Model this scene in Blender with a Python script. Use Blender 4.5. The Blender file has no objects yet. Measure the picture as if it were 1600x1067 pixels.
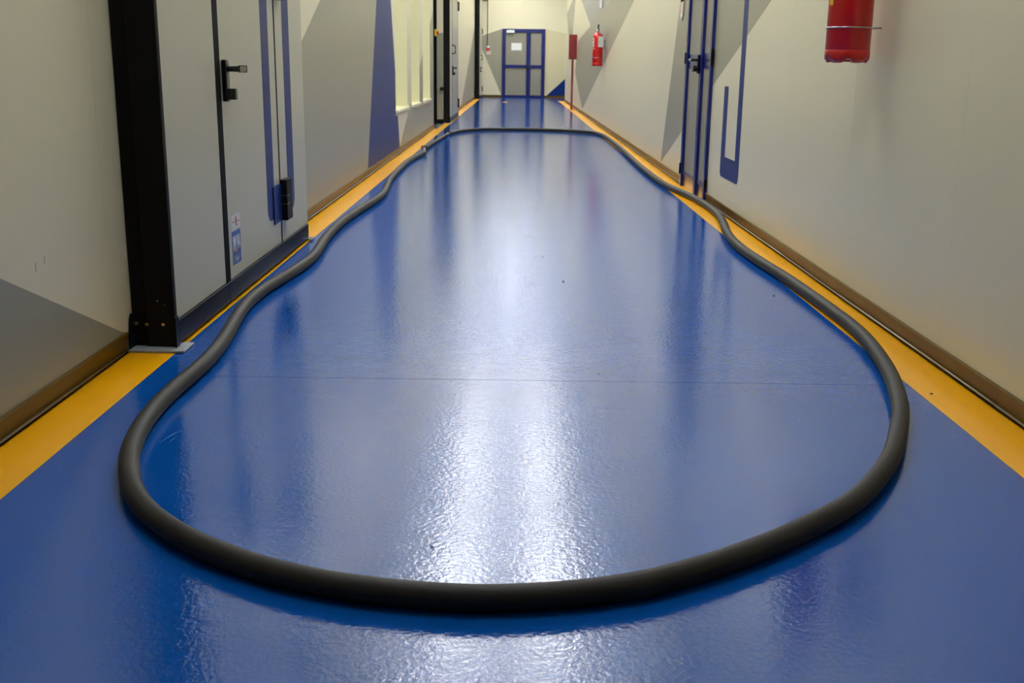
import bpy, bmesh, math, random
from mathutils import Vector, Matrix

random.seed(4)
scene = bpy.context.scene
COL = scene.collection

# ------------------------------------------------------------------ camera
F_PX, CAM_H = 1680.0, 0.95
def camera():
    yv = Vector((8.0, 427.5, -F_PX)).normalized()          # corridor axis in camera axes
    zv = Vector((85.0, 6566.5, F_PX))
    zv = (zv - yv * zv.dot(yv)).normalized()
    xv = yv.cross(zv)
    cd = bpy.data.cameras.new('camera')
    cd.sensor_fit = 'HORIZONTAL'; cd.sensor_width = 36.0
    cd.lens = F_PX / 1600.0 * 36.0
    cd.clip_start = 0.05; cd.clip_end = 200
    cd.dof.use_dof = True; cd.dof.focus_distance = 3.0; cd.dof.aperture_fstop = 11.0
    co = bpy.data.objects.new('camera', cd); COL.objects.link(co)
    m = Matrix(((xv.x, xv.y, xv.z), (yv.x, yv.y, yv.z), (zv.x, zv.y, zv.z))).to_4x4()
    m.translation = Vector((0, 0, CAM_H))
    co.matrix_world = m
    scene.camera = co
camera()

# ------------------------------------------------------------------ world, exposure
w = bpy.data.worlds.new('world'); scene.world = w; w.use_nodes = True
w.node_tree.nodes['Background'].inputs[0].default_value = (0, 0, 0, 1)
w.node_tree.nodes['Background'].inputs[1].default_value = 0.0
vs = scene.view_settings
vs.view_transform = 'Standard'; vs.look = 'None'; vs.gamma = 1.0; vs.use_curve_mapping = False
vs.exposure = -0.66
try:
    scene.cycles.max_bounces = 10; scene.cycles.diffuse_bounces = 6; scene.cycles.glossy_bounces = 5
    scene.cycles.sample_clamp_indirect = 6.0
except Exception:
    pass

# main dimensions (metres): x across, y along the corridor, z up
XL, XR = -1.305, 1.415
Y0, YE = -7.0, 36.6
CEIL = 4.5
LEAF = -1.155
# ceiling lamps: (x, y, power scale)
LAMP_ROWS = [6.2 + 2.9 * i for i in range(11)]
LAMP_Z = 3.72                                       # underside of the hanging lamps
LAMP_X = (-0.50, 0.36)
LAMP_STRENGTH = 28.0
UP_STRENGTH = 46.0

# ------------------------------------------------------------------ materials
def srgb(r, g, b):
    f = lambda c: (c / 255 / 12.92) if c / 255 <= 0.04045 else ((c / 255 + 0.055) / 1.055) ** 2.4
    return (f(r), f(g), f(b), 1.0)

def mat(name, col, rough=0.5, metal=0.0, spec=0.5, var=0.05, nscale=8.0, bump=0.0, bscale=200.0,
        stretch=None, bdist=0.001, coat=0.0, emit=None, estr=0.0, rvar=0.0):
    m = bpy.data.materials.new(name); m.use_nodes = True
    nt = m.node_tree; N = nt.nodes; L = nt.links
    b = N['Principled BSDF']
    b.inputs['Roughness'].default_value = rough
    b.inputs['Metallic'].default_value = metal
    b.inputs['Specular IOR Level'].default_value = spec
    b.inputs['Coat Weight'].default_value = coat
    tc = N.new('ShaderNodeTexCoord')
    mp = N.new('ShaderNodeMapping')
    L.new(tc.outputs['Object'], mp.inputs['Vector'])
    if stretch: mp.inputs['Scale'].default_value = stretch
    n = N.new('ShaderNodeTexNoise'); n.inputs['Scale'].default_value = nscale; n.inputs['Detail'].default_value = 4
    L.new(mp.outputs['Vector'], n.inputs['Vector'])
    mx = N.new('ShaderNodeMix'); mx.data_type = 'RGBA'
    mx.inputs['A'].default_value = tuple(c * (1 - var) for c in col[:3]) + (1,)
    mx.inputs['B'].default_value = tuple(min(1, c * (1 + var)) for c in col[:3]) + (1,)
    L.new(n.outputs['Fac'], mx.inputs['Factor'])
    L.new(mx.outputs['Result'], b.inputs['Base Color'])
    if rvar:
        mr = N.new('ShaderNodeMapRange')
        mr.inputs['To Min'].default_value = max(0.0, rough - rvar); mr.inputs['To Max'].default_value = rough + rvar
        L.new(n.outputs['Fac'], mr.inputs['Value']); L.new(mr.outputs['Result'], b.inputs['Roughness'])
    if bump:
        n2 = N.new('ShaderNodeTexNoise'); n2.inputs['Scale'].default_value = bscale; n2.inputs['Detail'].default_value = 2
        L.new(mp.outputs['Vector'], n2.inputs['Vector'])
        bp = N.new('ShaderNodeBump'); bp.inputs['Strength'].default_value = bump; bp.inputs['Distance'].default_value = bdist
        L.new(n2.outputs['Fac'], bp.inputs['Height']); L.new(bp.outputs['Normal'], b.inputs['Normal'])
    if emit:
        b.inputs['Emission Color'].default_value = emit; b.inputs['Emission Strength'].default_value = estr
    return m

M = {}
RIB = (1.0, 26.0, 0.25)      # vertical pressed ribs of the wall sheets
M['cream'] = mat('painted_panel_cream', srgb(218, 210, 177), 0.30, spec=0.5, var=0.02, bump=0.10, bscale=6, stretch=RIB, bdist=0.002)
M['grey'] = mat('painted_panel_grey', srgb(142, 139, 118), 0.30, spec=0.5, var=0.02, bump=0.10, bscale=6, stretch=RIB, bdist=0.002)
M['lavender'] = mat('painted_panel_blue_grey', srgb(146, 146, 141), 0.30, var=0.02, bump=0.10, bscale=6, stretch=RIB, bdist=0.002)
M['beige'] = mat('painted_panel_beige', srgb(202, 192, 152), 0.30, var=0.02, bump=0.10, bscale=6, stretch=RIB, bdist=0.002)
M['blue_paint'] = mat('painted_panel_blue', srgb(11, 34, 94), 0.36, spec=0.1, var=0.03, bump=0.06, bscale=6, stretch=RIB, bdist=0.002)
M['joint'] = mat('joint_sealant', srgb(70, 68, 60), 0.7)
M['ceiling'] = mat('ceiling_white', srgb(216, 220, 225), 0.6, var=0.03)
M['yellow'] = mat('yellow_floor_paint', srgb(238, 168, 2), 0.24, var=0.05, nscale=5, bump=0.25, bscale=160, bdist=0.0006)
M['subfloor'] = mat('joint_dark', srgb(16, 30, 62), 0.8)
M['skirting'] = mat('skirting_metal', srgb(84, 62, 12), 0.4, metal=0.0, spec=0.12, var=0.12, nscale=3, stretch=(1, .3, 6), rvar=0.08)
M['skirt_edge'] = mat('skirting_edge_metal', srgb(140, 136, 124), 0.35, metal=1.0)
M['black'] = mat('black_steel', srgb(18, 17, 15), 0.55, var=0.15, spec=0.1)
M['black_gloss'] = mat('black_plastic', srgb(16, 16, 16), 0.22, var=0.1)
M['gasket'] = mat('rubber_gasket_and_shade', srgb(12, 12, 12), 0.65, spec=0.06)  # gasket rubber, also used for dark strips that stand in for shade
M['navy_rail'] = mat('dark_kick_rail', srgb(14, 18, 30), 0.3, var=0.1, spec=0.06)
M['leaf'] = mat('door_leaf_grey', srgb(180, 176, 154), 0.32, spec=0.35, var=0.02, bump=0.04, bscale=4, stretch=(1, 3, 1), bdist=0.002)
M['steel'] = mat('galvanised_steel', srgb(190, 194, 198), 0.25, metal=1.0, var=0.2, nscale=20)
M['shoe'] = mat('dull_steel', srgb(150, 154, 158), 0.5, metal=0.3, var=0.25, nscale=25)
M['bolt'] = mat('zinc_bolt', srgb(215, 212, 200), 0.25, metal=1.0)
M['blue_alu'] = mat('blue_lacquered_frame', srgb(14, 25, 88), 0.22, var=0.06)
M['door_grey'] = mat('door_infill_grey', srgb(134, 130, 114), 0.4, var=0.03, spec=0.15)
M['kick'] = mat('brushed_kick_plate', srgb(190, 170, 150), 0.25, metal=1.0)
M['red'] = mat('red_lacquer', srgb(192, 16, 14), 0.28, var=0.05, coat=0.3)
M['red_dark'] = mat('dark_red_lacquer', srgb(116, 16, 16), 0.4, var=0.05)
M['white'] = mat('white_plastic', srgb(232, 232, 226), 0.45, var=0.02)
M['paper'] = mat('white_paper', srgb(232, 232, 224), 0.8, var=0.02)
M['pink'] = mat('pale_pink_print', srgb(224, 190, 180), 0.6, var=0.03)
M['yellow_pl'] = mat('yellow_plastic', srgb(235, 190, 20), 0.4)
M['orange'] = mat('orange_print', srgb(226, 120, 50), 0.5)
M['sticker_blue'] = mat('blue_print', srgb(24, 66, 142), 0.35)
M['sticker_grey'] = mat('pale_print', srgb(205, 205, 200), 0.35)
M['green'] = mat('green_print', srgb(120, 170, 130), 0.5)
M['rubber'] = mat('black_rubber_hose', srgb(36, 33, 28), 0.6, spec=0.28, var=0.18, nscale=14, bump=0.3, bscale=420, bdist=0.0008)
M['alu'] = mat('dull_aluminium', srgb(110, 108, 104), 0.4, metal=1.0)
M['crumb'] = mat('dark_crumb', srgb(40, 36, 32), 0.9)
M['scratch'] = mat('scuffed_resin', srgb(80, 125, 190), 0.5)
M['pane'] = mat('cream_window_pane', srgb(226, 220, 176), 0.35, var=0.02, emit=srgb(250, 240, 190), estr=0.0)  # plain cream pane, gives off no light
M['reveal'] = mat('window_reveal_cream', srgb(226, 222, 184), 0.35, var=0.02)
M['louvre'] = mat('louvre_grey', srgb(120, 120, 122), 0.5, var=0.03)
M['lamp_body'] = mat('lamp_housing', srgb(220, 220, 220), 0.4)

def floor_material():
    m = bpy.data.materials.new('blue_resin_floor'); m.use_nodes = True
    nt = m.node_tree; N = nt.nodes; L = nt.links; b = N['Principled BSDF']
    tc = N.new('ShaderNodeTexCoord')
    big = N.new('ShaderNodeTexNoise'); big.inputs['Scale'].default_value = 1.1; big.inputs['Detail'].default_value = 5
    L.new(tc.outputs['Object'], big.inputs['Vector'])
    mx = N.new('ShaderNodeMix'); mx.data_type = 'RGBA'
    mx.inputs['A'].default_value = srgb(3, 68, 148); mx.inputs['B'].default_value = srgb(7, 77, 160)
    L.new(big.outputs['Fac'], mx.inputs['Factor']); L.new(mx.outputs['Result'], b.inputs['Base Color'])
    # roughness: roller marks and rubbed patches
    mp = N.new('ShaderNodeMapping'); mp.inputs['Scale'].default_value = (7.0, 0.6, 1.0)
    L.new(tc.outputs['Object'], mp.inputs['Vector'])
    rn = N.new('ShaderNodeTexNoise'); rn.inputs['Scale'].default_value = 1.6; rn.inputs['Detail'].default_value = 5
    L.new(mp.outputs['Vector'], rn.inputs['Vector'])
    mr = N.new('ShaderNodeMapRange'); mr.inputs['From Min'].default_value = 0.3; mr.inputs['From Max'].default_value = 0.7
    mr.inputs['To Min'].default_value = 0.05; mr.inputs['To Max'].default_value = 0.095
    L.new(rn.outputs['Fac'], mr.inputs['Value']); L.new(mr.outputs['Result'], b.inputs['Roughness'])
    b.inputs['IOR'].default_value = 1.6
    # orange-peel relief of the resin plus slow undulation
    n1 = N.new('ShaderNodeTexNoise'); n1.inputs['Scale'].default_value = 85; n1.inputs['Detail'].default_value = 2.0
    L.new(tc.outputs['Object'], n1.inputs['Vector'])
    n2 = N.new('ShaderNodeTexNoise'); n2.inputs['Scale'].default_value = 9; n2.inputs['Detail'].default_value = 2
    L.new(tc.outputs['Object'], n2.inputs['Vector'])
    b1 = N.new('ShaderNodeBump'); b1.inputs['Strength'].default_value = 1.0; b1.inputs['Distance'].default_value = 0.00065
    L.new(n1.outputs['Fac'], b1.inputs['Height'])
    b2 = N.new('ShaderNodeBump'); b2.inputs['Strength'].default_value = 1.0; b2.inputs['Distance'].default_value = 0.0006
    L.new(n2.outputs['Fac'], b2.inputs['Height']); L.new(b1.outputs['Normal'], b2.inputs['Normal'])
    L.new(b2.outputs['Normal'], b.inputs['Normal'])
    return m
M['floor'] = floor_material()

def lamp_material(nm, st):
    m = bpy.data.materials.new(nm); m.use_nodes = True
    b = m.node_tree.nodes['Principled BSDF']
    b.inputs['Base Color'].default_value = (0.9, 0.9, 0.9, 1)
    b.inputs['Emission Color'].default_value = (0.97, 0.99, 1.0, 1)
    b.inputs['Emission Strength'].default_value = st
    return m
M['lamp'] = lamp_material('lamp_diffuser', LAMP_STRENGTH)
M['lamp_up'] = lamp_material('added_lamp_uplight', UP_STRENGTH)

# ------------------------------------------------------------------ mesh helpers
def box(bm, x0, x1, y0, y1, z0, z1):
    v = [bm.verts.new(p) for p in ((x0, y0, z0), (x1, y0, z0), (x1, y1, z0), (x0, y1, z0),
                                   (x0, y0, z1), (x1, y0, z1), (x1, y1, z1), (x0, y1, z1))]
    for f in ((0, 3, 2, 1), (4, 5, 6, 7), (0, 1, 5, 4), (1, 2, 6, 5), (2, 3, 7, 6), (3, 0, 4, 7)):
        bm.faces.new([v[i] for i in f])

def obj(name, bm, m, parent=None, bevel=0.0, segs=2, smooth=False, kind=None, label=None, cat=None, group=None):
    if bevel:
        bmesh.ops.remove_doubles(bm, verts=bm.verts, dist=1e-6)
        es = [e for e in bm.edges if len(e.link_faces) == 2 and e.calc_face_angle(0) > 0.5]
        bmesh.ops.bevel(bm, geom=es, offset=bevel, segments=segs, affect='EDGES', profile=0.5, clamp_overlap=True)
    bmesh.ops.recalc_face_normals(bm, faces=bm.faces)
    me = bpy.data.meshes.new(name); bm.to_mesh(me); bm.free()
    if smooth:
        for p in me.polygons: p.use_smooth = True
    me.materials.append(M[m] if isinstance(m, str) else m)
    o = bpy.data.objects.new(name, me); COL.objects.link(o)
    if parent: o.parent = parent
    tag(o, label, cat, group, kind)
    return o

def tag(o, label=None, cat=None, group=None, kind=None):
    if label: o['label'] = label
    if cat: o['category'] = cat
    if group: o['group'] = group
    if kind: o['kind'] = kind
    return o

def empty(name, label=None, cat=None, group=None, kind=None, loc=(0, 0, 0)):
    o = bpy.data.objects.new(name, None); COL.objects.link(o); o.location = loc
    o.empty_display_size = 0.1
    return tag(o, label, cat, group, kind)

def bobj(name, m, parent, *b, bevel=0.0, **k):
    bm = bmesh.new()
    for q in b: box(bm, *q)
    return obj(name, bm, m, parent, bevel=bevel, **k)

def prism(bm, pts, axis, a, b):
    """extrude a polygon; axis 'x': pts are (y,z), 'y': pts are (x,z), 'z': pts are (x,y)"""
    def P(p, t):
        return {'x': (t, p[0], p[1]), 'y': (p[0], t, p[1]), 'z': (p[0], p[1], t)}[axis]
    va = [bm.verts.new(P(p, a)) for p in pts]; vb = [bm.verts.new(P(p, b)) for p in pts]
    bm.faces.new(va); bm.faces.new(list(reversed(vb)))
    n = len(pts)
    for i in range(n):
        bm.faces.new((va[i], va[(i + 1) % n], vb[(i + 1) % n], vb[i]))

def cyl(bm, p0, p1, r, n=16, r2=None):
    p0, p1 = Vector(p0), Vector(p1); d = (p1 - p0).normalized()
    u = d.orthogonal().normalized(); v = d.cross(u); r2 = r if r2 is None else r2
    a = [bm.verts.new(p0 + (u * math.cos(t) + v * math.sin(t)) * r) for t in [2 * math.pi * i / n for i in range(n)]]
    b = [bm.verts.new(p1 + (u * math.cos(t) + v * math.sin(t)) * r2) for t in [2 * math.pi * i / n for i in range(n)]]
    bm.faces.new(list(reversed(a))); bm.faces.new(b)
    for i in range(n): bm.faces.new((a[i], a[(i + 1) % n], b[(i + 1) % n], b[i]))

def catmull(pts, sub=6, closed=False):
    out = []; n = len(pts); P = [Vector(p) for p in pts]
    rng = range(n if closed else n - 1)
    for i in rng:
        p0 = P[(i - 1) % n] if (closed or i > 0) else P[0] * 2 - P[1]
        p1 = P[i]; p2 = P[(i + 1) % n]
        p3 = P[(i + 2) % n] if (closed or i + 2 < n) else P[-1] * 2 - P[-2]
        for k in range(sub):
            t = k / sub
            out.append(0.5 * ((2 * p1) + (p2 - p0) * t + (2 * p0 - 5 * p1 + 4 * p2 - p3) * t * t + (3 * p1 - p0 - 3 * p2 + p3) * t ** 3))
    if not closed: out.append(P[-1])
    return out

def tube(bm, path, r, n=16, closed=False, up=Vector((0, 0, 1))):
    rings = []; N_ = len(path)
    for i, p in enumerate(path):
        a = path[(i - 1) % N_] if (closed or i > 0) else path[i]
        b = path[(i + 1) % N_] if (closed or i < N_ - 1) else path[i]
        t = (b - a).normalized()
        s = t.cross(up)
        s = s.normalized() if s.length > 1e-4 else t.orthogonal().normalized()
        q = s.cross(t).normalized()
        rr = r(i / max(1, N_ - 1)) if callable(r) else r
        rings.append([bm.verts.new(p + (s * math.cos(2 * math.pi * k / n) + q * math.sin(2 * math.pi * k / n)) * rr) for k in range(n)])
    m_ = N_ if closed else N_ - 1
    for i in range(m_):
        A, B = rings[i], rings[(i + 1) % N_]
        for k in range(n):
            bm.faces.new((A[k], A[(k + 1) % n], B[(k + 1) % n], B[k]))
    if not closed:
        bm.faces.new(list(reversed(rings[0]))); bm.faces.new(rings[-1])

def lathe(bm, prof, n=40, cx=0, cy=0, mod=None):
    rings = []
    for j, (r, z) in enumerate(prof):
        ring = []
        for k in range(n):
            a = 2 * math.pi * k / n
            zz = z + (mod(j, a) if mod else 0)
            ring.append(bm.verts.new((cx + r * math.cos(a), cy + r * math.sin(a), zz)))
        rings.append(ring)
    for A, B in zip(rings, rings[1:]):
        for k in range(n): bm.faces.new((A[k], A[(k + 1) % n], B[(k + 1) % n], B[k]))
    bm.faces.new(list(reversed(rings[0]))); bm.faces.new(rings[-1])

def flat_poly(bm, pts3):
    bm.faces.new([bm.verts.new(p) for p in pts3])

def clip(poly, r):
    """clip a convex (a,b) polygon to the rectangle r = (a0,a1,b0,b1)"""
    def half(pl, ins, cut):
        out = []
        for i in range(len(pl)):
            p, q = pl[i - 1], pl[i]
            if ins(q):
                if not ins(p): out.append(cut(p, q))
                out.append(q)
            elif ins(p): out.append(cut(p, q))
        return out
    for ax, val, sg in ((0, r[0], 1), (0, r[1], -1), (1, r[2], 1), (1, r[3], -1)):
        if not poly: return poly
        def ins(p): return (p[ax] - val) * sg >= -1e-9
        def cut(p, q):
            t = (val - p[ax]) / (q[ax] - p[ax])
            return (p[0] + (q[0] - p[0]) * t, p[1] + (q[1] - p[1]) * t)
        poly = half(poly, ins, cut)
    return poly

PAINT = 0.0008
def paint_x(name, m, parent, x, polys, sgn, rects=None, label=None):
    """flat painted shapes (y,z) on a wall face at x, facing sgn*x, clipped to rects"""
    bm = bmesh.new()
    for pl in polys:
        for q in ([clip(pl, r) for r in rects] if rects else [pl]):
            if len(q) >= 3: prism(bm, q, 'x', x, x + sgn * PAINT)
    return obj(name, bm, m, parent, label=label)

def paint_y(name, m, parent, y, polys, label=None):
    bm = bmesh.new()
    for pl in polys: prism(bm, pl, 'y', y, y - PAINT)
    return obj(name, bm, m, parent, label=label)

def text_mesh(name, s, m, parent, size, matrix, sx=1.0, label=None):
    cu = bpy.data.curves.new(name, 'FONT'); cu.body = s; cu.size = size; cu.extrude = 0.0002
    cu.align_x = 'CENTER'; cu.offset = size * 0.035
    t = bpy.data.objects.new('tmp', cu); COL.objects.link(t)
    dg = bpy.context.evaluated_depsgraph_get()
    me = bpy.data.meshes.new_from_object(t.evaluated_get(dg))
    bpy.data.objects.remove(t)
    me.transform(matrix @ Matrix.Diagonal((sx, 1, 1, 1)))
    me.materials.clear(); me.materials.append(M[m])
    o = bpy.data.objects.new(name, me); COL.objects.link(o); o.parent = parent
    if label: o['label'] = label
    return o

# ------------------------------------------------------------------ floor
JOINTS = [3.24, 11.42, 19.6, 27.8]
XW = 3.4                                            # the passage widens past the end of the right wall
YR = 32.5
floor = bobj('floor', 'subfloor', None, (XL - 0.5, XW, Y0, YE, -0.06, -0.012), kind='structure',
             label='glossy blue resin corridor floor with yellow edge lines')
ys = [Y0] + JOINTS + [YE]
for a, b in zip(ys, ys[1:]):
    a2 = a + (0.0012 if a != Y0 else 0); b2 = b - (0.0012 if b != YE else 0)
    bobj('floor_slab', 'floor', floor, (XL - 0.5, XW, a2, b2, -0.012, 0.0))
for nm, x0, x1, a, b in (('yellow_line', XL, -1.143, Y0, 34.5), ('yellow_line', 1.243, XR, Y0, YR)):
    bm = bmesh.new()
    pts = [(x0, a), (x1, a), (x1, b), (x0, b)]
    if x0 > 0: pts = [(x0, a), (x1, a), (x1, b), (x1 - 0.02, b + 0.55), (x0 - 0.02, b + 0.65), (x0, b - 1.0)]
    prism(bm, pts, 'z', 0.0, 0.0006)
    obj(nm, bm, 'yellow', floor, label='yellow painted line along the foot of the %s wall' % ('left' if x0 < 0 else 'right'))
bm = bmesh.new(); prism(bm, [(-.41, 31.2), (-.27, 30.7), (-.25, 31.2), (-.3, 31.7), (-.38, 31.6)], 'z', 0, 0.0006)
obj('yellow_mark', bm, 'yellow', floor, label='small yellow paint mark before the far door')
# pale scratches in the resin
def scratch(x, y, ang, ln, wd=0.0008):
    bm = bmesh.new(); c, s = math.cos(ang), math.sin(ang)
    pts = [(-ln / 2, 0), (0, -wd), (ln / 2, 0), (0, wd)]
    prism(bm, [(x + p * c - q * s, y + p * s + q * c) for p, q in pts], 'z', 0, 0.0003)
    obj('scratch', bm, 'scratch', floor)
for a in ((-.902, 2.67, 1.38, .10), (-.895, 2.69, 1.30, .07), (-.885, 2.65, 1.45, .05), (-.47, 6.82, 0.05, .16), (-.9, 11.2, .02, .3),
          (-.45, 11.62, .01, .5), (-.55, 3.06, .1, .05), (-.36, 2.9, 0.15, .06), (.3, 2.95, -.2, .07), (-.5, 7.4, .5, .12),
          (-.75, 3.28, 0.03, .06), (.05, 6.2, .02, .2), (-.2, 8.6, .03, .3), (.35, 9.4, -.02, .28), (-.62, 2.18, .4, .04)):
    scratch(*a)

# ------------------------------------------------------------------ walls
def wall(name, label): return empty(name, label, kind='structure')
PITCH = 1.15
WIN = [(11.88, 13.16), (13.66, 14.80), (15.36, 16.60)]
WZ0, WZ1 = 0.49, 2.45
OPEN = (17.3, 19.05); OPEN_H = 2.75
wl = wall('wall_left', 'cream panelled left wall with painted grey and blue shapes')
wr = wall('wall_right', 'cream panelled right wall with painted grey shapes')
TH = 0.08
def panel_spans(phase, y0, y1):
    k = math.floor((y0 - phase) / PITCH); out = []; a = y0
    while True:
        k += 1; b = phase + k * PITCH
        if b <= a + 0.02: continue
        if b >= y1 - 0.02: out.append((a, y1)); return out
        out.append((a, b)); a = b
def rect_minus(y0, y1, z0, z1, holes):
    """split the rectangle into column strips around holes"""
    cuts = sorted({y0, y1} | {c for h in holes for c in h[:2] if y0 < c < y1}); out = []
    for a, b in zip(cuts, cuts[1:]):
        mid = (a + b) / 2
        hs = [h for h in holes if h[0] < mid < h[1]]
        if not hs: out.append((a, b, z0, z1)); continue
        h = hs[0]
        if h[2] > z0: out.append((a, b, z0, h[2]))
        if h[3] < z1: out.append((a, b, h[3], z1))
    return out
HOLES_L = [(a - .013, b + .013, WZ0 - .031, WZ1 + .013) for a, b in WIN] + [(OPEN[0], OPEN[1], 0.0, OPEN_H)]
G = 0.0004
for a, b in panel_spans(11.45, Y0, YE):
    rs = rect_minus(a + G, b - G, 0.0, CEIL, HOLES_L)
    bm = bmesh.new()
    for r in rs: box(bm, XL - TH, XL, *r)
    obj('wall_panel', bm, 'cream', wl)
DR = (7.99, 9.21, 2.22)                 # blue door in the right wall
for a, b in panel_spans(11.52, Y0, YR):
    bm = bmesh.new()
    for r in rect_minus(a + G, b - G, 0.0, CEIL, [(DR[0], DR[1], 0.0, DR[2])]): box(bm, XR, XR + TH, *r)
    obj('wall_panel', bm, 'cream', wr)
for nm, x0, x1, par, hol in (('joint_backing', XL - TH - .02, XL - .006, wl, HOLES_L), ('joint_backing', XR + .006, XR + TH + .02, wr, [(DR[0], DR[1], 0.0, DR[2])])):
    bm = bmesh.new()
    yend = YE if par is wl else YR - .003
    span = panel_spans(11.45 if par is wl else 11.52, Y0, yend)
    for a, b in span[1:]:
        if not any(h[0] - .02 < a < h[1] + .02 for h in hol): box(bm, x0, x1, a - .00035, a + .00035, 0, CEIL)
    obj(nm, bm, 'joint', par)

RL = [(a, b, z0, z1) for a, b, z0, z1 in rect_minus(Y0, YE, 0.07, CEIL, [(a - .02, b + .02, WZ0 - .06, WZ1 + .02) for a, b in WIN] + [(OPEN[0] - .01, OPEN[1], 0, OPEN_H)])]
paint_x('painted_shape', 'grey', wl, XL, [[(3.5, .07), (0.2, 1.456), (0.2, .07)]], 1, label='dark grey painted triangle at the near foot of the wall')
paint_x('painted_shape', 'grey', wl, XL, [[(4.23, .07), (11.097, 2.86), (9.558, .07)]], 1, label='grey painted triangle behind the near sliding door')
paint_x('painted_shape', 'blue_paint', wl, XL, [[(9.56, .07), (11.03, 2.74), (12.222, .07)]], 1, RL, label='tall blue painted triangle')
paint_x('painted_shape', 'grey', wl, XL, [[(12.224, .07), (17.29, 1.79), (17.29, .07)]], 1, RL, label='grey painted area under the windows')
paint_x('painted_shape', 'grey', wl, XL, [[(25.9, .07), (33.65, 2.035), (34.9, 2.35), (34.9, .07)]], 1, label='grey painted area by the far black post')
for yy, z0, z1, ww in ((2.883, .394, .42, .0018), (2.942, .405, .43, .0009)):
    paint_x('scuff_mark', 'grey', wl, XL, [[(yy, z0), (yy + ww, z0 + .008), (yy + ww * .6, z1), (yy - ww * .5, z1 - .01)]], 1)
RR = rect_minus(Y0, YR, 0.07, CEIL, [(DR[0] - .01, DR[1] + .01, 0, DR[2] + .01)])
paint_x('painted_shape', 'grey', wr, XR, [[(10.63, .075), (9.811, 1.54), (8.91, 3.15), (6.29, 1.335)]][:0] + [[(10.628, .075), (8.0, 4.78), (2.9, 2.32)]], -1, RR, label='grey painted triangle round the blue door')
bigr = [[(23.72, .10), (27.09, .869), (26.13, 1.567)], [(23.72, .10), (26.13, 1.567), (21.74, 1.759)], [(23.72, .10), (21.74, 1.759), (13.72, 1.768)],
        [(21.74, 1.759), (25.06, 2.43), (28.5, 3.13), (7.4, 2.82), (13.72, 1.768)]]
paint_x('painted_shape', 'grey', wr, XR, bigr, -1, label='grey painted shape behind the small extinguisher')
paint_x('painted_shape', 'lavender', wr, XR - .0008, [[(21.74, 1.759), (20.53, 1.886), (16.88, 1.953), (15.6, 2.6), (25.9, 2.6)]], -1)
paint_x('painted_shape', 'grey', wr, XR, [[(32.46, 2.47), (30.77, 1.81), (28.73, 1.76), (27.8, 2.59), (28.2, 2.72)]], -1, label='grey painted kite above the red box')

def rounded_u(yl, yr, il, ir, zb, zi, zl, zr, r, n=6):
    """U outline split at its middle: returns two convex-free polygons (left, right)"""
    mid = (il + ir) / 2
    arc1 = [(yl + r - r * math.cos(t), zb + r - r * math.sin(t)) for t in [math.pi / 2 * i / n for i in range(n + 1)]]
    arc2 = [(yr - r + r * math.cos(t), zb + r - r * math.sin(t)) for t in [math.pi / 2 * (n - i) / n for i in range(n + 1)]]
    A = [(yl, zl)] + arc1 + [(mid, zb), (mid, zi), (il, zi), (il, zl)]
    B = [(mid, zb)] + arc2 + [(yr, zr), (ir, zr), (ir, zi), (mid, zi)]
    return A, B
A, B = rounded_u(6.895, 7.52, 7.03, 7.38, .243, .383, 3.2, .847, .05)
paint_x('painted_letter', 'blue_paint', wr, XR - .0008, [A, B], -1, label='blue painted letter U with one short arm beside the blue door')

# end wall
we = wall('wall_end', 'cream end wall with grey polygons and a blue double door')
for a, b in ((-1.8, -.95), (-.95, .2), (.2, 1.35), (1.35, 2.5), (2.5, XW)):
    bm = bmesh.new()
    for r in rect_minus(a + G, b - G, 0, CEIL, [(-.5, .91, 0, 2.185)]): box(bm, r[0], r[1], YE, YE + TH, r[2], r[3])
    obj('wall_panel', bm, 'cream', we)
paint_y('painted_shape', 'grey', we, YE, [[(-.502, 2.18), (-1.3, 1.905), (-1.3, 1.506 + .2), (-1.143, 1.506), (-.515, .07), (-.502, .07)]], label='grey painted polygon left of the end door')
paint_y('painted_shape', 'beige', we, YE, [[(.912, 2.19), (1.535, 2.066), (2.4, 1.9), (2.4, 1.35), (.97, .07), (.912, .07)]], label='beige painted area right of the end door')
paint_y('painted_shape', 'blue_paint', we, YE, [[(.985, .07), (2.4, 1.35), (2.4, .07)]], label='blue painted triangle right of the end door')
bobj('wall_near', 'cream', None, (XL - .5, XW, Y0 - .1, Y0, 0, CEIL), kind='structure', label='cream wall closing the corridor behind')
ws = wall('wall_side', 'cream wall of the recess at the far right')
bobj('wall_panel', 'cream', ws, (XW, XW + .08, YR, YE + .08, 0, CEIL))
bobj('wall_panel', 'cream', ws, (XR + TH, XW, YR - .08, YR, 0, CEIL))
bobj('ceiling', 'ceiling', None, (XL - .5, XW, Y0, YE, CEIL, CEIL + .1), kind='structure', label='white ceiling of the corridor')

# baseboards: folded metal channel that carries the panels
def skirting(name, label, x, sg, spans):
    e = empty(name, label, kind='structure')
    for a, b in spans:
        bm = bmesh.new()
        prism(bm, [(x, .072), (x - sg * .010, .072), (x - sg * .012, .069), (x - sg * .003, .012), (x, .012)], 'y', a, b)
        obj('metal_channel', bm, 'skirting', e)
        bm = bmesh.new(); tube(bm, [Vector((x - sg * .010, a, .0155)), Vector((x - sg * .010, b, .0155))], .0035, 8)
        obj('bead', bm, 'skirt_edge', e, smooth=True)
        bm = bmesh.new(); box(bm, min(x, x - sg * .005), max(x, x - sg * .005), a, b, .0008, .013)
        obj('shadow_strip', bm, 'gasket', e)  # dark strip standing in for the shaded gap under the channel
    return e
def cutspans(a, b, step):
    n = max(1, round((b - a) / step)); return [(a + (b - a) * i / n + .0006, a + (b - a) * (i + 1) / n - .0006) for i in range(n)]
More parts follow.
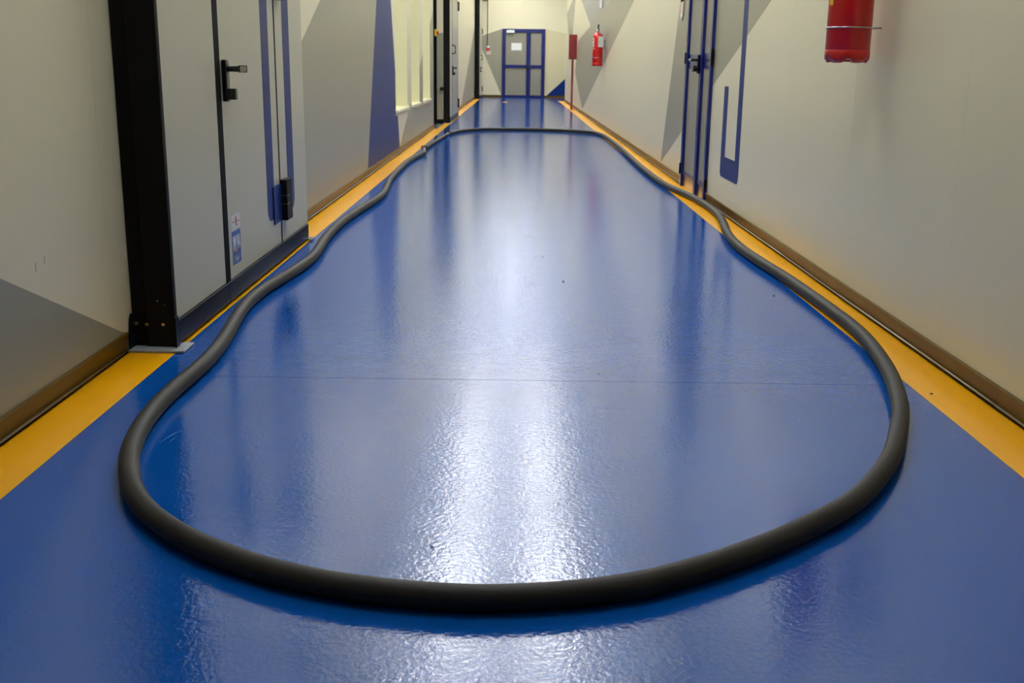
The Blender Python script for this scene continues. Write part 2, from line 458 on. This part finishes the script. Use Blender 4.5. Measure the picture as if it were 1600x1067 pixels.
skirting('baseboard_left', 'metal skirting channel along the left wall', XL, -1, cutspans(Y0, 3.505, 3.0) + cutspans(3.65, OPEN[0], 3.0) + cutspans(OPEN[1] + .1, 33.9, 3.0))
skirting('baseboard_right', 'metal skirting channel along the right wall', XR, 1, cutspans(Y0, DR[0], 2.6) + cutspans(DR[1], YR, 3.0))
e = empty('baseboard_end', 'metal skirting channel along the end wall', kind='structure')
for a, b in ((-1.3, -.5), (.91, 3.38)):
    bm = bmesh.new(); prism(bm, [(a, .002), (b, .002), (b, .07), (a, .07)], 'y', YE, YE - .008); obj('metal_channel', bm, 'skirting', e)

# ------------------------------------------------------------------ windows in the left wall
for i, (a, b) in enumerate(WIN):
    wn = empty('window_%d' % (i + 1), '%s tall pale yellow window recess in the left wall' % ('nearest', 'middle', 'farthest')[i], kind='structure')
    d = .16
    for nm, q in (('reveal', (XL - d, XL, a - .012, a, WZ0, WZ1)), ('reveal', (XL - d, XL, b, b + .012, WZ0, WZ1)), ('reveal', (XL - d, XL, a, b, WZ1, WZ1 + .012))):
        bobj(nm, 'reveal', wn, q)
    bobj('window_sill', 'reveal', wn, (XL - d, XL + .025, a - .012, b + .012, WZ0 - .03, WZ0), bevel=.004)
    bobj('pane', 'pane', wn, (XL - d - .01, XL - d, a, b, WZ0, WZ1))
    fr = bobj('window_frame', 'reveal', wn, (XL - d, XL - d + .03, a, a + .05, WZ0, WZ1), (XL - d, XL - d + .03, b - .05, b, WZ0, WZ1),
              (XL - d, XL - d + .03, a + .05, b - .05, WZ0, WZ0 + .05), (XL - d, XL - d + .03, a + .05, b - .05, WZ1 - .05, WZ1))

# ------------------------------------------------------------------ sliding doors on the left
def lever_handle(parent, y, z, x=LEAF):
    e = bobj('lever_handle', 'black_gloss', parent, (x, x + .022, y, y + .045, z - .125, z + .035), bevel=.005)
    bm = bmesh.new(); cyl(bm, (x + .02, y + .022, z), (x + .062, y + .022, z), .011, 14)
    box(bm, x + .050, x + .072, y + .010, y + .125, z - .011, z + .011)
    box(bm, x + .040, x + .072, y + .112, y + .130, z - .014, z + .014)
    obj('lever', bm, 'black_gloss', parent)
    bm = bmesh.new(); box(bm, x + .02, x + .052, y + .006, y + .040, z - .118, z - .075)
    obj('lock_cylinder', bm, 'black_gloss', parent, bevel=.004)
    return e

def sliding_door(name, label, y0, s1, s2, y1, near, H=2.62):
    d = empty(name, label, kind='structure')
    x0 = LEAF - .07
    # closing post: a shallow black channel in front of the wall
    px0 = XL + .0015 if near else -1.264
    post = bobj('door_post', 'black', d, (px0 + (.052 if near else .02), LEAF + .001, y0 - .04, y0 - .010, .012, H), bevel=.003, label='black steel post at the near end of the door')
    bobj('post_channel', 'black', d, (px0, px0 + (.054 if near else .022), y0 - .024, y0 + .018, .012, H))
    # leaf panels
    g = .004
    bobj('fixed_panel', 'leaf', d, (x0, LEAF, y0 - .009, s1 - .034, .097, H - .03), bevel=.003)
    wk = bobj('wicket_panel', 'leaf', d, (x0, LEAF, s1 + .034, s2 - .010, .097, H - .5 if not near else H - .03), bevel=.003)
    sp = bobj('end_panel', 'leaf', d, (x0, LEAF, s2 + .010, y1, .097, H - .03), bevel=.003)
    if not near: bobj('head_panel', 'leaf', d, (x0, LEAF, s1 + .034, s2 - .010, H - .49, H - .03), bevel=.003)
    bobj('gasket', 'gasket', d, (x0 + .004, LEAF + .0015, s1 - .034, s1 + .034, .0955, H - .03))
    bobj('gasket', 'gasket', d, (x0 + .004, LEAF + .0012, s2 - .010, s2 + .010, .0955, H - .03))
    for a, b in ((y0 - .009, s1 - .001), (s1 + .001, y1)):
        bobj('kick_rail', 'navy_rail', d, (x0 - .004, LEAF + .004, a, b, .016, .095), bevel=.003)
    bobj('rail_joint', 'bolt', d, (x0, LEAF + .003, s1 - .001, s1 + .001, .016, .097))
    bobj('top_track', 'black', d, (XL + .002, LEAF + .03, y0 - .04, y1 + .05, H, H + .14), bevel=.004)
    lever_handle(wk, s1 + .052, .932)
    # hinges on the far seam
    for zc in ((.305, 1.35, 2.08) if near else (.27, 2.075)):
        hh = .100 if near else .082
        hb = bobj('hinge', 'black', d, (LEAF, LEAF + .034, s2 - .004, s2 + .12, zc - hh, zc + hh), bevel=.004)
        for dz in (-.018, .022):
            bobj('hinge_ring', 'alu', hb, (LEAF + .002, LEAF + .0355, s2 - .006, s2 + .05, zc + dz - .0018, zc + dz + .0018))
        bobj('hinge_plate', 'blue_paint' if near and zc < 1 else 'leaf', d, (LEAF + .0016, LEAF + .006, s2 - .17, s2 - .006, zc - hh, zc + hh * .8), bevel=.001)
    # floor shoe of the post
    sh = bobj('post_shoe', 'shoe', d, (px0 - .001 if near else px0, -1.112, y0 - .095, y0 + .03, .0008, .009), bevel=.002)
    bobj('shoe_flange', 'navy_rail', sh, (LEAF + .002, LEAF + .008, y0 - .055, y0 - .02, .009, .115), bevel=.001)
    bm = bmesh.new(); prism(bm, [(y0 - .085, .009), (y0 - .028, .009), (y0 - .028, .125), (y0 - .05, .125), (y0 - .062, .11)], 'x', px0 + .001, px0 + .006)
    obj('shoe_flange', bm, 'navy_rail', sh)
    if near:
        for (bx, bz, r) in ((-1.289, .088, .008), (-1.247, .088, .007), (-1.192, .089, .006), (-1.208, .170, .003), (-1.185, .155, .002)):
            bm = bmesh.new(); yy = y0 - .04 if bx > -1.252 else y0 - .024
            cyl(bm, (bx, yy + .002, bz), (bx, yy - (.009 if r > .004 else .002), bz), r, 6 if r > .004 else 10)
            obj('bolt', bm, 'bolt', d)
    bobj('floor_guide', 'steel', d, (LEAF - .03, LEAF + .028, y1 - .03, y1 + .055, .0008, .012), bevel=.002)
    return d, wk, sp

# near door with its U-shaped lettering and sticker
d1, wk1, sp1 = sliding_door('door_1', 'nearest grey sliding door on the left with wicket and dark kick rail', 3.60, 4.268, 5.295, 5.965, True)
A, B = rounded_u(5.012, 5.63, 5.158, 5.475, .233, .388, 2.2, 2.2, .06)
A = [(min(p[0], 5.284), p[1]) for p in A]; B = [(max(p[0], 5.306), p[1]) for p in B]
paint_x('painted_letter', 'blue_paint', wk1, LEAF, [A], 1, label='left half of a blue painted letter U')
paint_x('painted_letter', 'blue_paint', sp1, LEAF, [B], 1, label='right half of a blue painted letter U')
def sticker():
    X = LEAF
    s1 = bobj('sticker', 'sticker_grey', d1, (X, X + .0007, 4.356, 4.490, .291, .350), label='small white sticker with a red diamond')
    bm = bmesh.new(); prism(bm, [(4.425, .300), (4.446, .323), (4.425, .347), (4.404, .323)], 'x', X + .0007, X + .0011)
    obj('red_diamond', bm, 'red', s1)
    for y, z, m in ((4.462, .316, 'crumb'), (4.436, .302, 'red_dark'), (4.372, .320, 'joint')):
        bobj('print_spot', m, s1, (X + .0007, X + .0011, y, y + .012, z, z + .006))
    s2 = bobj('sticker', 'sticker_blue', d1, (X, X + .0007, 4.350, 4.488, .147, .285), label='blue sticker with white lettering')
    rot = Matrix(((0, 0, 1, X + .0011), (1, 0, 0, 4.420), (0, 1, 0, .207), (0, 0, 0, 1)))
    text_mesh('lettering', 'IM VA', 'white', s2, .080, rot, .55, label='white letters on the blue sticker')
    bm = bmesh.new(); prism(bm, [(4.412 + .011 * math.cos(a), .203 + .010 * math.sin(a)) for a in [math.pi / 5 * k for k in range(10)]], 'x', X + .0007, X + .0014)
    obj('orange_spot', bm, 'orange', s2)
    for y, z, l, m in ((4.375, .176, .09, 'green'), (4.400, .166, .05, 'white'), (4.405, .158, .035, 'sticker_grey')):
        bobj('print_line', m, s2, (X + .0007, X + .0011, y, y + l, z, z + .003))
sticker()

# second door with its doorway recess
d2, wk2, sp2 = sliding_door('door_2', 'second sliding door on the left beyond the windows, half pulled aside', 19.05, 19.72, 21.45, 21.76, False)
paint_x('painted_area', 'lavender', wk2, LEAF, [[(19.756, .10), (21.438, .10), (21.438, 1.66), (19.756, 1.66)]], 1)
paint_x('painted_area', 'lavender', sp2, LEAF, [[(21.462, .10), (21.755, .10), (21.755, 1.70), (21.462, 1.70)]], 1)
rc = empty('trim_1', 'doorway recess in the left wall before the second sliding door', kind='structure')
bobj('jamb', 'cream', rc, (-1.374, -1.266, 19.003, 19.05, .0, OPEN_H))
bobj('jamb_paint', 'grey', rc, (-1.374, -1.266, 19.0, 19.003, .07, 1.51))
bobj('jamb_foot_shade', 'gasket', rc, (-1.374, -1.266, 18.998, 19.003, .0, .07))  # dark band painting in the shade at the bottom of the jamb
bobj('jamb_gasket', 'gasket', rc, (-1.80, -1.374, 18.99, 19.05, .0, OPEN_H))
bobj('recess_back', 'black', rc, (-1.82, -1.78, OPEN[0] - .1, OPEN[1], .0, OPEN_H))
bobj('jamb', 'cream', rc, (-1.80, XL - TH, OPEN[0] - .06, OPEN[0], 0, OPEN_H))
bobj('recess_head', 'cream', rc, (-1.80, XL - TH, OPEN[0] - .06, OPEN[1], OPEN_H, OPEN_H + .05))
bobj('threshold', 'steel', rc, (-1.6, XL + .06, OPEN[0] + .02, OPEN[1] - .12, .0006, .004))
bm = bmesh.new(); cyl(bm, (-1.29, 19.0, .585), (-1.29, 18.95, .585), .035, 16)
obj('stop_buffer', bm, 'black', rc)
def pull_bow(parent, y, z):
    bm = bmesh.new()
    tube(bm, catmull([(LEAF, y, z + .07), (LEAF + .05, y, z + .068), (LEAF + .062, y, z + .04), (LEAF + .062, y, z - .04), (LEAF + .05, y, z - .068), (LEAF, y, z - .07)], 5), .009, 10)
    return obj('bow_handle', bm, 'black', parent, smooth=True)
pull_bow(d2, 19.60, 1.25)
eb = empty('emergency_button', 'yellow box with red push button on the doorway of the second sliding door', 'button', loc=(0, 0, 0))
bobj('box', 'yellow_pl', eb, (-1.405, -1.372, 18.90, 18.99, 1.455, 1.565), bevel=.006)
bobj('backplate', 'black', eb, (-1.435, -1.405, 18.90, 18.99, 1.445, 1.575), bevel=.004)
bm = bmesh.new(); cyl(bm, (-1.372, 18.945, 1.51), (-1.350, 18.945, 1.51), .022, 16); cyl(bm, (-1.356, 18.945, 1.51), (-1.340, 18.945, 1.51), .032, 18)
obj('push_button', bm, 'red', eb)

# third door at the far left corner
d3, wk3, sp3 = sliding_door('door_3', 'farthest sliding door on the left beside the end wall', 34.0, 34.55, 36.1, 36.5, False, 3.35)
pull_bow(d3, 34.9, 1.25)

# ------------------------------------------------------------------ blue framed doors
def end_door():
    d = empty('door_4', 'blue framed double door with grey panels in the end wall', kind='structure')
    y = YE; y0, y1 = y - .045, y + .05
    X0, Xa, Xb, Xc, Xd, X1 = -.498, -.385, .298, .440, .792, .908
    Z0, Z1 = .0, 2.185
    for nm, q in (('stile', (X0, Xa, y0, y1, Z0, Z1)), ('stile', (Xb, (Xb + Xc) / 2 - .002, y0, y1, Z0, 2.07)), ('stile', ((Xb + Xc) / 2 + .002, Xc, y0, y1, Z0, 2.07)),
                  ('stile', (Xd, X1, y0, y1, Z0, Z1)), ('rail', (Xa, Xd, y0, y1, 2.07, Z1)),
                  ('rail', (Xa, Xb, y0, y1, .948, 1.045)), ('rail', (Xc, Xd, y0, y1, .948, 1.045)),
                  ('rail', (Xa, Xb, y0, y1, .004, .075)), ('rail', (Xc, Xd, y0, y1, .004, .075))):
        bobj(nm, 'blue_alu', d, q, bevel=.004)
    for q in ((Xa, Xb, .075, .948), (Xa, Xb, 1.045, 2.07), (Xc, Xd, .075, .948), (Xc, Xd, 1.045, 2.07)):
        bobj('infill_panel', 'door_grey', d, (q[0], q[1], y - .012, y + .012, q[2], q[3]))
    cl = bobj('door_closer', 'white', d, (-.362, -.10, y0 - .06, y0, 2.055, 2.135), bevel=.006, label='white door closer at the top left')
    bobj('closer_arm', 'steel', cl, (-.30, -.14, y0 - .05, y0 - .03, 2.135, 2.15))
    bobj('paper_notice', 'paper', d, (-.2, .14, y - .0135, y - .0122, 1.505, 1.74), label='white paper notice on the upper left panel')
    hd = bobj('door_handle', 'black_gloss', d, (.335, .372, y0 - .012, y0, .90, 1.08), bevel=.003)
    bobj('lever', 'black_gloss', hd, (.22, .365, y0 - .062, y0 - .042, .985, 1.005), (.345, .365, y0 - .062, y0 - .01, .985, 1.005))
end_door()

def right_door():
    d = empty('door_5', 'narrow blue framed grey door in the right wall with black handle', kind='structure')
    x = XR; xf = x - .024; xb = x + .05; Y_a, Y_b = DR[0], DR[1]; H = DR[2]
    S = [(Y_a, Y_a + .075), (8.405, 8.452), (8.456, 8.50), (Y_b - .075, Y_b)]
    for a, b in S: bobj('stile', 'blue_alu', d, (xf, xb, a, b, .0, H if a in (Y_a, Y_b - .075) else H - .08), bevel=.009, segs=3)
    bobj('rail', 'blue_alu', d, (xf, xb, Y_a + .075, Y_b - .075, H - .08, H), bevel=.006)
    for a, b in ((Y_a + .075, 8.405), (8.50, Y_b - .075)):
        bobj('rail', 'blue_alu', d, (x - .006, xb, a, b, .965, 1.075), bevel=.003)
        bobj('rail', 'blue_alu', d, (x - .012, xb, a, b, .100, .128), bevel=.003)
        bobj('kick_plate', 'kick', d, (x - .004, xb, a, b, .004, .100))
        bobj('infill_panel', 'door_grey', d, (x, x + .02, a, b, .128, .965))
        bobj('infill_panel', 'door_grey', d, (x, x + .02, a, b, 1.075, H - .08))
    for y, z0, z1 in ((Y_b - .03, 1.0, 1.09), (Y_a - .012, .985, 1.10), (Y_b - .03, .10, .19), (Y_a - .012, .10, .17)):
        bobj('hinge', 'gasket', d, (x - .026, x - .002 if y < 8.2 else x - .02, y, y + .014, z0, z1) if y < 8.2 else (xf - .008, xf, y, y + .022, z0, z1), bevel=.002)
    hd = bobj('door_handle', 'black_gloss', d, (xf - .020, xf, 8.458, 8.50, .925, 1.065), bevel=.006)
    bm = bmesh.new(); cyl(bm, (xf - .015, 8.48, 1.025), (xf - .062, 8.48, 1.025), .011, 14); cyl(bm, (xf - .058, 8.47, 1.025), (xf - .058, 8.60, 1.025), .011, 14)
    obj('lever', bm, 'black_gloss', hd)
    bm = bmesh.new(); cyl(bm, (xf - .015, 8.48, .962), (xf - .05, 8.48, .962), .024, 16)
    obj('lock_cylinder', bm, 'black_gloss', hd)
right_door()

# ------------------------------------------------------------------ hose
H1 = [(-1.018, 12.05), (-1.045, 11.75), (-1.067, 11.45), (-1.088, 10.851), (-1.084, 10.213), (-1.072, 9.585), (-1.058, 9.081), (-1.022, 8.582), (-0.992, 8.066), (-1.001, 7.659), (-1.026, 7.247), (-1.05, 6.775), (-1.060, 6.392), (-1.052, 6.03), (-1.038, 5.76), (-1.012, 5.43), (-1.007, 5.176), (-1.022, 4.91), (-1.047, 4.661), (-1.065, 4.439), (-1.066, 4.182), (-1.046, 3.956), (-1.017, 3.715), (-0.997, 3.524), (-0.986, 3.33), (-0.988, 3.157), (-0.993, 2.995), (-0.988, 2.814), (-0.968, 2.638), (-0.935, 2.481), (-0.893, 2.354), (-0.843, 2.238), (-0.783, 2.138), (-0.721, 2.062), (-0.656, 1.996), (-0.59, 1.942), (-0.476, 1.868), (-0.351, 1.812), (-0.229, 1.779), (-0.112, 1.763), (-0.02, 1.762), (0.108, 1.780), (0.24, 1.821), (0.362, 1.888), (0.446, 1.945), (0.578, 2.050), (0.740, 2.208), (0.845, 2.352), (0.944, 2.526), (1.028, 2.72), (1.092, 2.89), (1.125, 2.998), (1.176, 3.197), (1.22, 3.426), (1.256, 3.689), (1.272, 3.933), (1.272, 4.196), (1.266, 4.486), (1.257, 4.85), (1.238, 5.193), (1.219, 5.565), (1.221, 5.927), (1.254, 6.339), (1.308, 6.739), (1.346, 7.124), (1.352, 7.532), (1.334, 8.008), (1.294, 8.445), (1.242, 9.009), (1.225, 10.1), (1.238, 11.5), (1.262, 12.9), (1.268, 14.2), (1.262, 15.4), (1.206, 16.15), (1.085, 16.48), (0.805, 16.78), (0.162, 17.0), (-0.486, 16.87), (-0.82, 16.36), (-0.965, 15.7)]
H2 = [(-0.985, 15.25), (-1.005, 14.75), (-1.037, 13.95), (-1.058, 13.1), (-1.062, 12.6)]
hz = .0255
hose = empty('rubber_hose', 'long black rubber hose laid in a loop on the blue floor', 'hose')
bm = bmesh.new(); tube(bm, [Vector((x, y, hz)) for x, y, _ in [tuple(p) for p in catmull([(a, b, 0) for a, b in H1], 8)]], .0248, 20)
obj('hose_length', bm, 'rubber', hose, smooth=True, label='long looped length of the hose')
bm = bmesh.new(); tube(bm, [Vector((p[0], p[1], hz)) for p in catmull([(a, b, 0) for a, b in H2], 8)], .0235, 16)
obj('hose_length', bm, 'rubber', hose, smooth=True, label='short length of the hose between the couplings')
def coupling(a, b):
    a = Vector((a[0], a[1], hz)); b = Vector((b[0], b[1], hz)); t = (b - a).normalized(); s = t.cross(Vector((0, 0, 1)))
    bm = bmesh.new(); cyl(bm, a - t * .12, b + t * .12, .021, 18)
    c = obj('coupling', bm, 'alu', hose)
    bm = bmesh.new(); mid = (a + b) / 2; cyl(bm, mid - t * .035, mid + t * .035, .0252, 18); obj('coupling_collar', bm, 'alu', c)
    for k in (a, b):
        bm = bmesh.new(); cyl(bm, k - t * .02, k + t * .02, .0253, 18); obj('hose_clamp', bm, 'black', c)
    bm = bmesh.new(); tube(bm, catmull([mid + s * .02 + Vector((0, 0, .02)), mid + s * .03 + Vector((0, 0, .05)) , mid - s * .03 + Vector((0, 0, .05)), mid - s * .02 + Vector((0, 0, .02))], 5), .006, 8)
    obj('locking_lever', bm, 'black', c, smooth=True)
coupling(H1[0], H2[-1]); coupling(H1[-1], H2[0])

# ------------------------------------------------------------------ fire extinguishers
def extinguisher(label, x, y, z0, turn, tagged):
    e = empty('fire_extinguisher', label, 'extinguisher', loc=(x, y, z0))
    R = .085
    bm = bmesh.new(); lathe(bm, [(R * .9, .034), (R, .045), (R, .44), (R * .97, .468), (R * .82, .497), (R * .52, .517), (.026, .524), (.022, .545)], 48)
    obj('cylinder', bm, 'red', e, smooth=True)
    # moulded foot with scalloped rim
    bm = bmesh.new()
    mod = lambda j, a: (.017 * max(0, math.cos(6 * (a - .3))) ** 1.2 if j in (0, 1, 6, 7) else 0)
    lathe(bm, [(R * .60, .004), (R * .88, .0), (R * 1.01, .016), (R * 1.015, .046), (R * 1.0, .048), (R * .92, .040), (R * .85, .008), (R * .62, .008)], 72, mod=mod)
    obj('foot_ring', bm, 'red', e, smooth=True)
    bm = bmesh.new(); lathe(bm, [(.0, .012), (R * .6, .012), (R * .8, .03), (0.001, .034)][1:], 32)
    obj('cylinder_base', bm, 'white', e, smooth=True)
    # wire retaining loop to the wall
    zb = .132; r = R + .0035
    c = [Vector((r * math.cos(a), r * math.sin(a), zb)) for a in [math.radians(60 + 240 * k / 24) for k in range(25)]]
    wall_x = XR - x - .001
    pts = [Vector((wall_x, .055, zb))] + [Vector((.06, .075, zb))] + c + [Vector((.075, -.045, zb)), Vector((R + .004, -.02, zb)), Vector((wall_x, -.015, zb))]
    bm = bmesh.new(); tube(bm, pts, .0027, 8); obj('wire_loop', bm, 'steel', e, smooth=True)
    br = bobj('wall_bracket', 'steel', e, (wall_x - .012, wall_x, -.03, .03, .27, .42))
    bobj('bracket_clip', 'steel', br, (R * .95, wall_x - .012, -.012, .012, .38, .40))
    # valve, levers, gauge, hose
    bm = bmesh.new(); cyl(bm, (0, 0, .545), (0, 0, .585), .02, 20); cyl(bm, (-.018, 0, .565), (-.045, 0, .565), .01, 14)
    obj('valve', bm, 'steel', e)
    bm = bmesh.new(); cyl(bm, (-.02, -.018, .568), (-.02, -.03, .568), .017, 20); obj('pressure_gauge', bm, 'white', e)
    bm = bmesh.new(); prism(bm, [(-.02, .585), (-.06, .578), (-.10, .572), (-.10, .580), (-.06, .588), (.01, .595)], 'x', -.012, .012)
    obj('carry_handle', bm, 'black', e)
    bm = bmesh.new(); prism(bm, [(.012, .598), (-.03, .622), (-.09, .640), (-.09, .648), (-.03, .634), (.02, .608)], 'x', -.011, .011)
    obj('squeeze_lever', bm, 'black', e)
    bm = bmesh.new()
    tube(bm, catmull([(0, .02, .568), (0, .06, .575), (-.01, .098, .54), (-.02, .100, .40), (-.015, .098, .22)], 8), .009, 12)
    obj('discharge_hose', bm, 'black', e, smooth=True)
    # printed labels wrapped round the cylinder
    def wrap(nm, m, a0, a1, zc0, zc1, rr=R + .0006, parent=e, lab=None):
        bm = bmesh.new(); k = max(2, int(abs(a1 - a0) / .08)); v0 = []; v1 = []
        for i in range(k + 1):
            a = a0 + (a1 - a0) * i / k
            v0.append(bm.verts.new((rr * math.cos(a), rr * math.sin(a), zc0))); v1.append(bm.verts.new((rr * math.cos(a), rr * math.sin(a), zc1)))
        for i in range(k): bm.faces.new((v0[i], v0[i + 1], v1[i + 1], v1[i]))
        return obj(nm, bm, m, parent, smooth=True, label=lab)
    q = math.pi
    lb = wrap('label', 'white', q - .35, q + .75, .30, .44, lab='white printed label wrapped round the cylinder')
    wrap('label_panel', 'red', q + .05, q + .45, .385, .425, R + .001, lb)
    for i in range(5): wrap('print_line', 'joint', q - .2, q + .62, .312 + i * .013, .316 + i * .013, R + .001, lb)
    for i in range(7): wrap('print_stroke', 'white', q + .30 + .085 * i, q + .345 + .085 * i, .262 + .004 * (i % 2), .284)
    wrap('yellow_label', 'yellow_pl', q + .10, q + .38, .215, .255)
    if tagged:
        t = bobj('inspection_tag', 'paper', e, (.0, .075, -R - .006, -R - .0045, .30, .46), label='white inspection tag hanging from the valve')
        for i in range(5): bobj('print_line', 'green' if i > 2 else 'joint', t, (.008, .066, -R - .0066, -R - .006, .325 + .026 * i, .331 + .026 * i))
        bm = bmesh.new(); tube(bm, [Vector((.035, -R - .005, .46)), Vector((.01, -.02, .55))], .0015, 6); obj('tag_string', bm, 'white', t)
    e.rotation_euler = (0, 0, 0)
    return e
extinguisher('large near red fire extinguisher cut off by the top of the picture', 1.293, 4.37, .985, 0, False)
extinguisher('small far red fire extinguisher with white inspection tag on the right wall', 1.300, 18.05, .992, 0, True)

# ------------------------------------------------------------------ red box on a pole
rp = empty('red_pole_box', 'dark red box on a thin red pole standing by the right wall', 'pole', loc=(1.295, 26.0, 0))
bobj('box', 'red_dark', rp, (-.095, .095, -.045, .045, 1.155, 1.715), bevel=.004)
bobj('box_door', 'red_dark', rp, (-.085, .085, -.051, -.045, 1.17, 1.70), bevel=.002)
bm = bmesh.new(); cyl(bm, (0, 0, .01), (0, 0, 1.155), .024, 16); obj('pole', bm, 'red_dark', rp, smooth=False)
bm = bmesh.new(); lathe(bm, [(.07, .0007), (.07, .008), (.06, .012), (.025, .014)], 24); obj('base_plate', bm, 'red_dark', rp)

# ------------------------------------------------------------------ small wall fittings
cd_ = empty('wall_conduit', 'white cable conduit coming down the right wall above the small extinguisher', 'conduit')
bm = bmesh.new(); tube(bm, [Vector((XR - .035, 18.6, 1.93)), Vector((XR - .035, 18.6, CEIL - .002))], .028, 16); obj('pipe', bm, 'white', cd_)
for z in (2.2, 3.2): bobj('pipe_clip', 'white', cd_, (XR - .05, XR - .001, 18.585, 18.615, z, z + .02))
tg = empty('hanging_tag', 'pale pink tag with pointed white tip hanging left of the blue door', 'tag')
bobj('clip', 'black', tg, (XR - .020, XR - .0015, 9.60, 9.66, 1.515, 1.56), bevel=.003)
bobj('strip', 'pink', tg, (XR - .012, XR - .006, 9.56, 9.70, 1.415, 1.517))
bm = bmesh.new(); prism(bm, [(9.56, 1.414), (9.70, 1.414), (9.63, 1.362)], 'x', XR - .012, XR - .006); obj('pointed_tip', bm, 'white', tg)
cp = empty('call_point', 'small red and white alarm call point left of the end door', 'alarm')
bobj('box', 'red', cp, (-1.005, -.905, YE - .055, YE - .0015, 1.50, 1.60), bevel=.005)
bobj('cover', 'white', cp, (-1.0, -.91, YE - .062, YE - .055, 1.575, 1.635), bevel=.003)
bobj('sign', 'pink', cp, (-1.02, -.875, YE - .004, YE - .0015, 1.365, 1.49))
bm = bmesh.new(); tube(bm, [Vector((-.985, YE - .014, 1.635)), Vector((-.985, YE - .014, 3.05))], .011, 8); obj('conduit', bm, 'joint', cp, smooth=True)
bobj('junction_box', 'joint', cp, (-1.16, -.96, YE - .06, YE - .0015, 3.05, 3.18), bevel=.004)

# ------------------------------------------------------------------ crumbs on the floor
def crumb(label, x, y, r):
    r *= .65
    bm = bmesh.new(); bmesh.ops.create_icosphere(bm, subdivisions=1, radius=r)
    for v in bm.verts:
        v.co *= random.uniform(.7, 1.2); v.co.x *= 1.5; v.co.z = v.co.z * .55 + r * .55
        v.co.z = max(v.co.z, 0.0002)
    o = obj('floor_crumb', bm, 'crumb', None, label=label, cat='crumb'); o.location = (x, y, 0.0003)
crumb('dark crumb on the floor just inside the near curve of the hose', -.161, 2.022, .0042)
crumb('dark crumb touching the back of the near hose curve', -.098, 1.86, .0035)
crumb('dark crumb just past the thin joint in the blue floor', .276, 3.319, .0045)
crumb('flat dark crumb in the middle of the pale floor reflection', .225, 4.861, .007)
crumb('left one of two tiny crumbs far along the floor', .106, 5.507, .005)
crumb('right one of two tiny crumbs far along the floor', .146, 5.510, .005)
crumb('dark crumb on the blue floor near the right bend of the hose', 1.134, 4.604, .006)
crumb('dark crumb lying on the right yellow line', 1.278, 3.148, .006)
crumb('tiny crumb on the blue floor left of the floor glare', -.654, 2.593, .0035)

# ------------------------------------------------------------------ hanging lamps (light down through louvres, with an added upward glow for the ceiling)
names = ['nearest', 'second', 'third', 'fourth', 'fifth', 'sixth', 'seventh', 'eighth', 'ninth', 'tenth', 'farthest']
def lamp(label, x, y, louvred=True):
    t = empty('ceiling_lamp', label, 'lamp', 'ceiling lamps', loc=(x, y, LAMP_Z + .10))
    bobj('housing', 'lamp_body', t, (-.25, .25, -.72, .72, -.02, -.0005))
    for q in ((-.25, -.235, -.72, .72, -.10, -.0205), (.235, .25, -.72, .72, -.10, -.0205), (-.2345, .2345, -.72, -.705, -.10, -.0205), (-.2345, .2345, .705, .72, -.10, -.0205)):
        bobj('housing_side', 'louvre', t, q)
    bobj('diffuser', 'lamp', t, (-.23, .23, -.69, .69, -.035, -.0205))
    bobj('added_uplight', 'lamp_up', t, (-.2, .2, -.69, .69, -.0004, .008))  # glowing top added to brighten the ceiling
    if louvred:
        for j in range(5):
            yy = -.705 + 1.41 * (j + 1) / 6
            bobj('louvre_blade', 'louvre', t, (-.2345, .2345, yy - .003, yy + .003, -.097, -.042))
    for yy in (-.6, .6):
        bm = bmesh.new(); cyl(bm, (.22, yy, 0), (.22, yy, CEIL - LAMP_Z - .1005), .004, 8); obj('suspension_rod', bm, 'steel', t)
for i, y in enumerate(LAMP_ROWS):
    for x in LAMP_X:
        lamp('%s hanging lamp of the %s row' % (names[i], 'left' if x < 0 else 'right'), x, y)
lamp('single added hanging lamp nearest to the near curve of the hose', -.07, 3.0)  # extra lamp added to brighten the near walls and extinguisher
lamp('added unseen lamp in the far right recess brightening the end wall', 2.6, 34.3, False)  # hidden from view, added to brighten the end wall
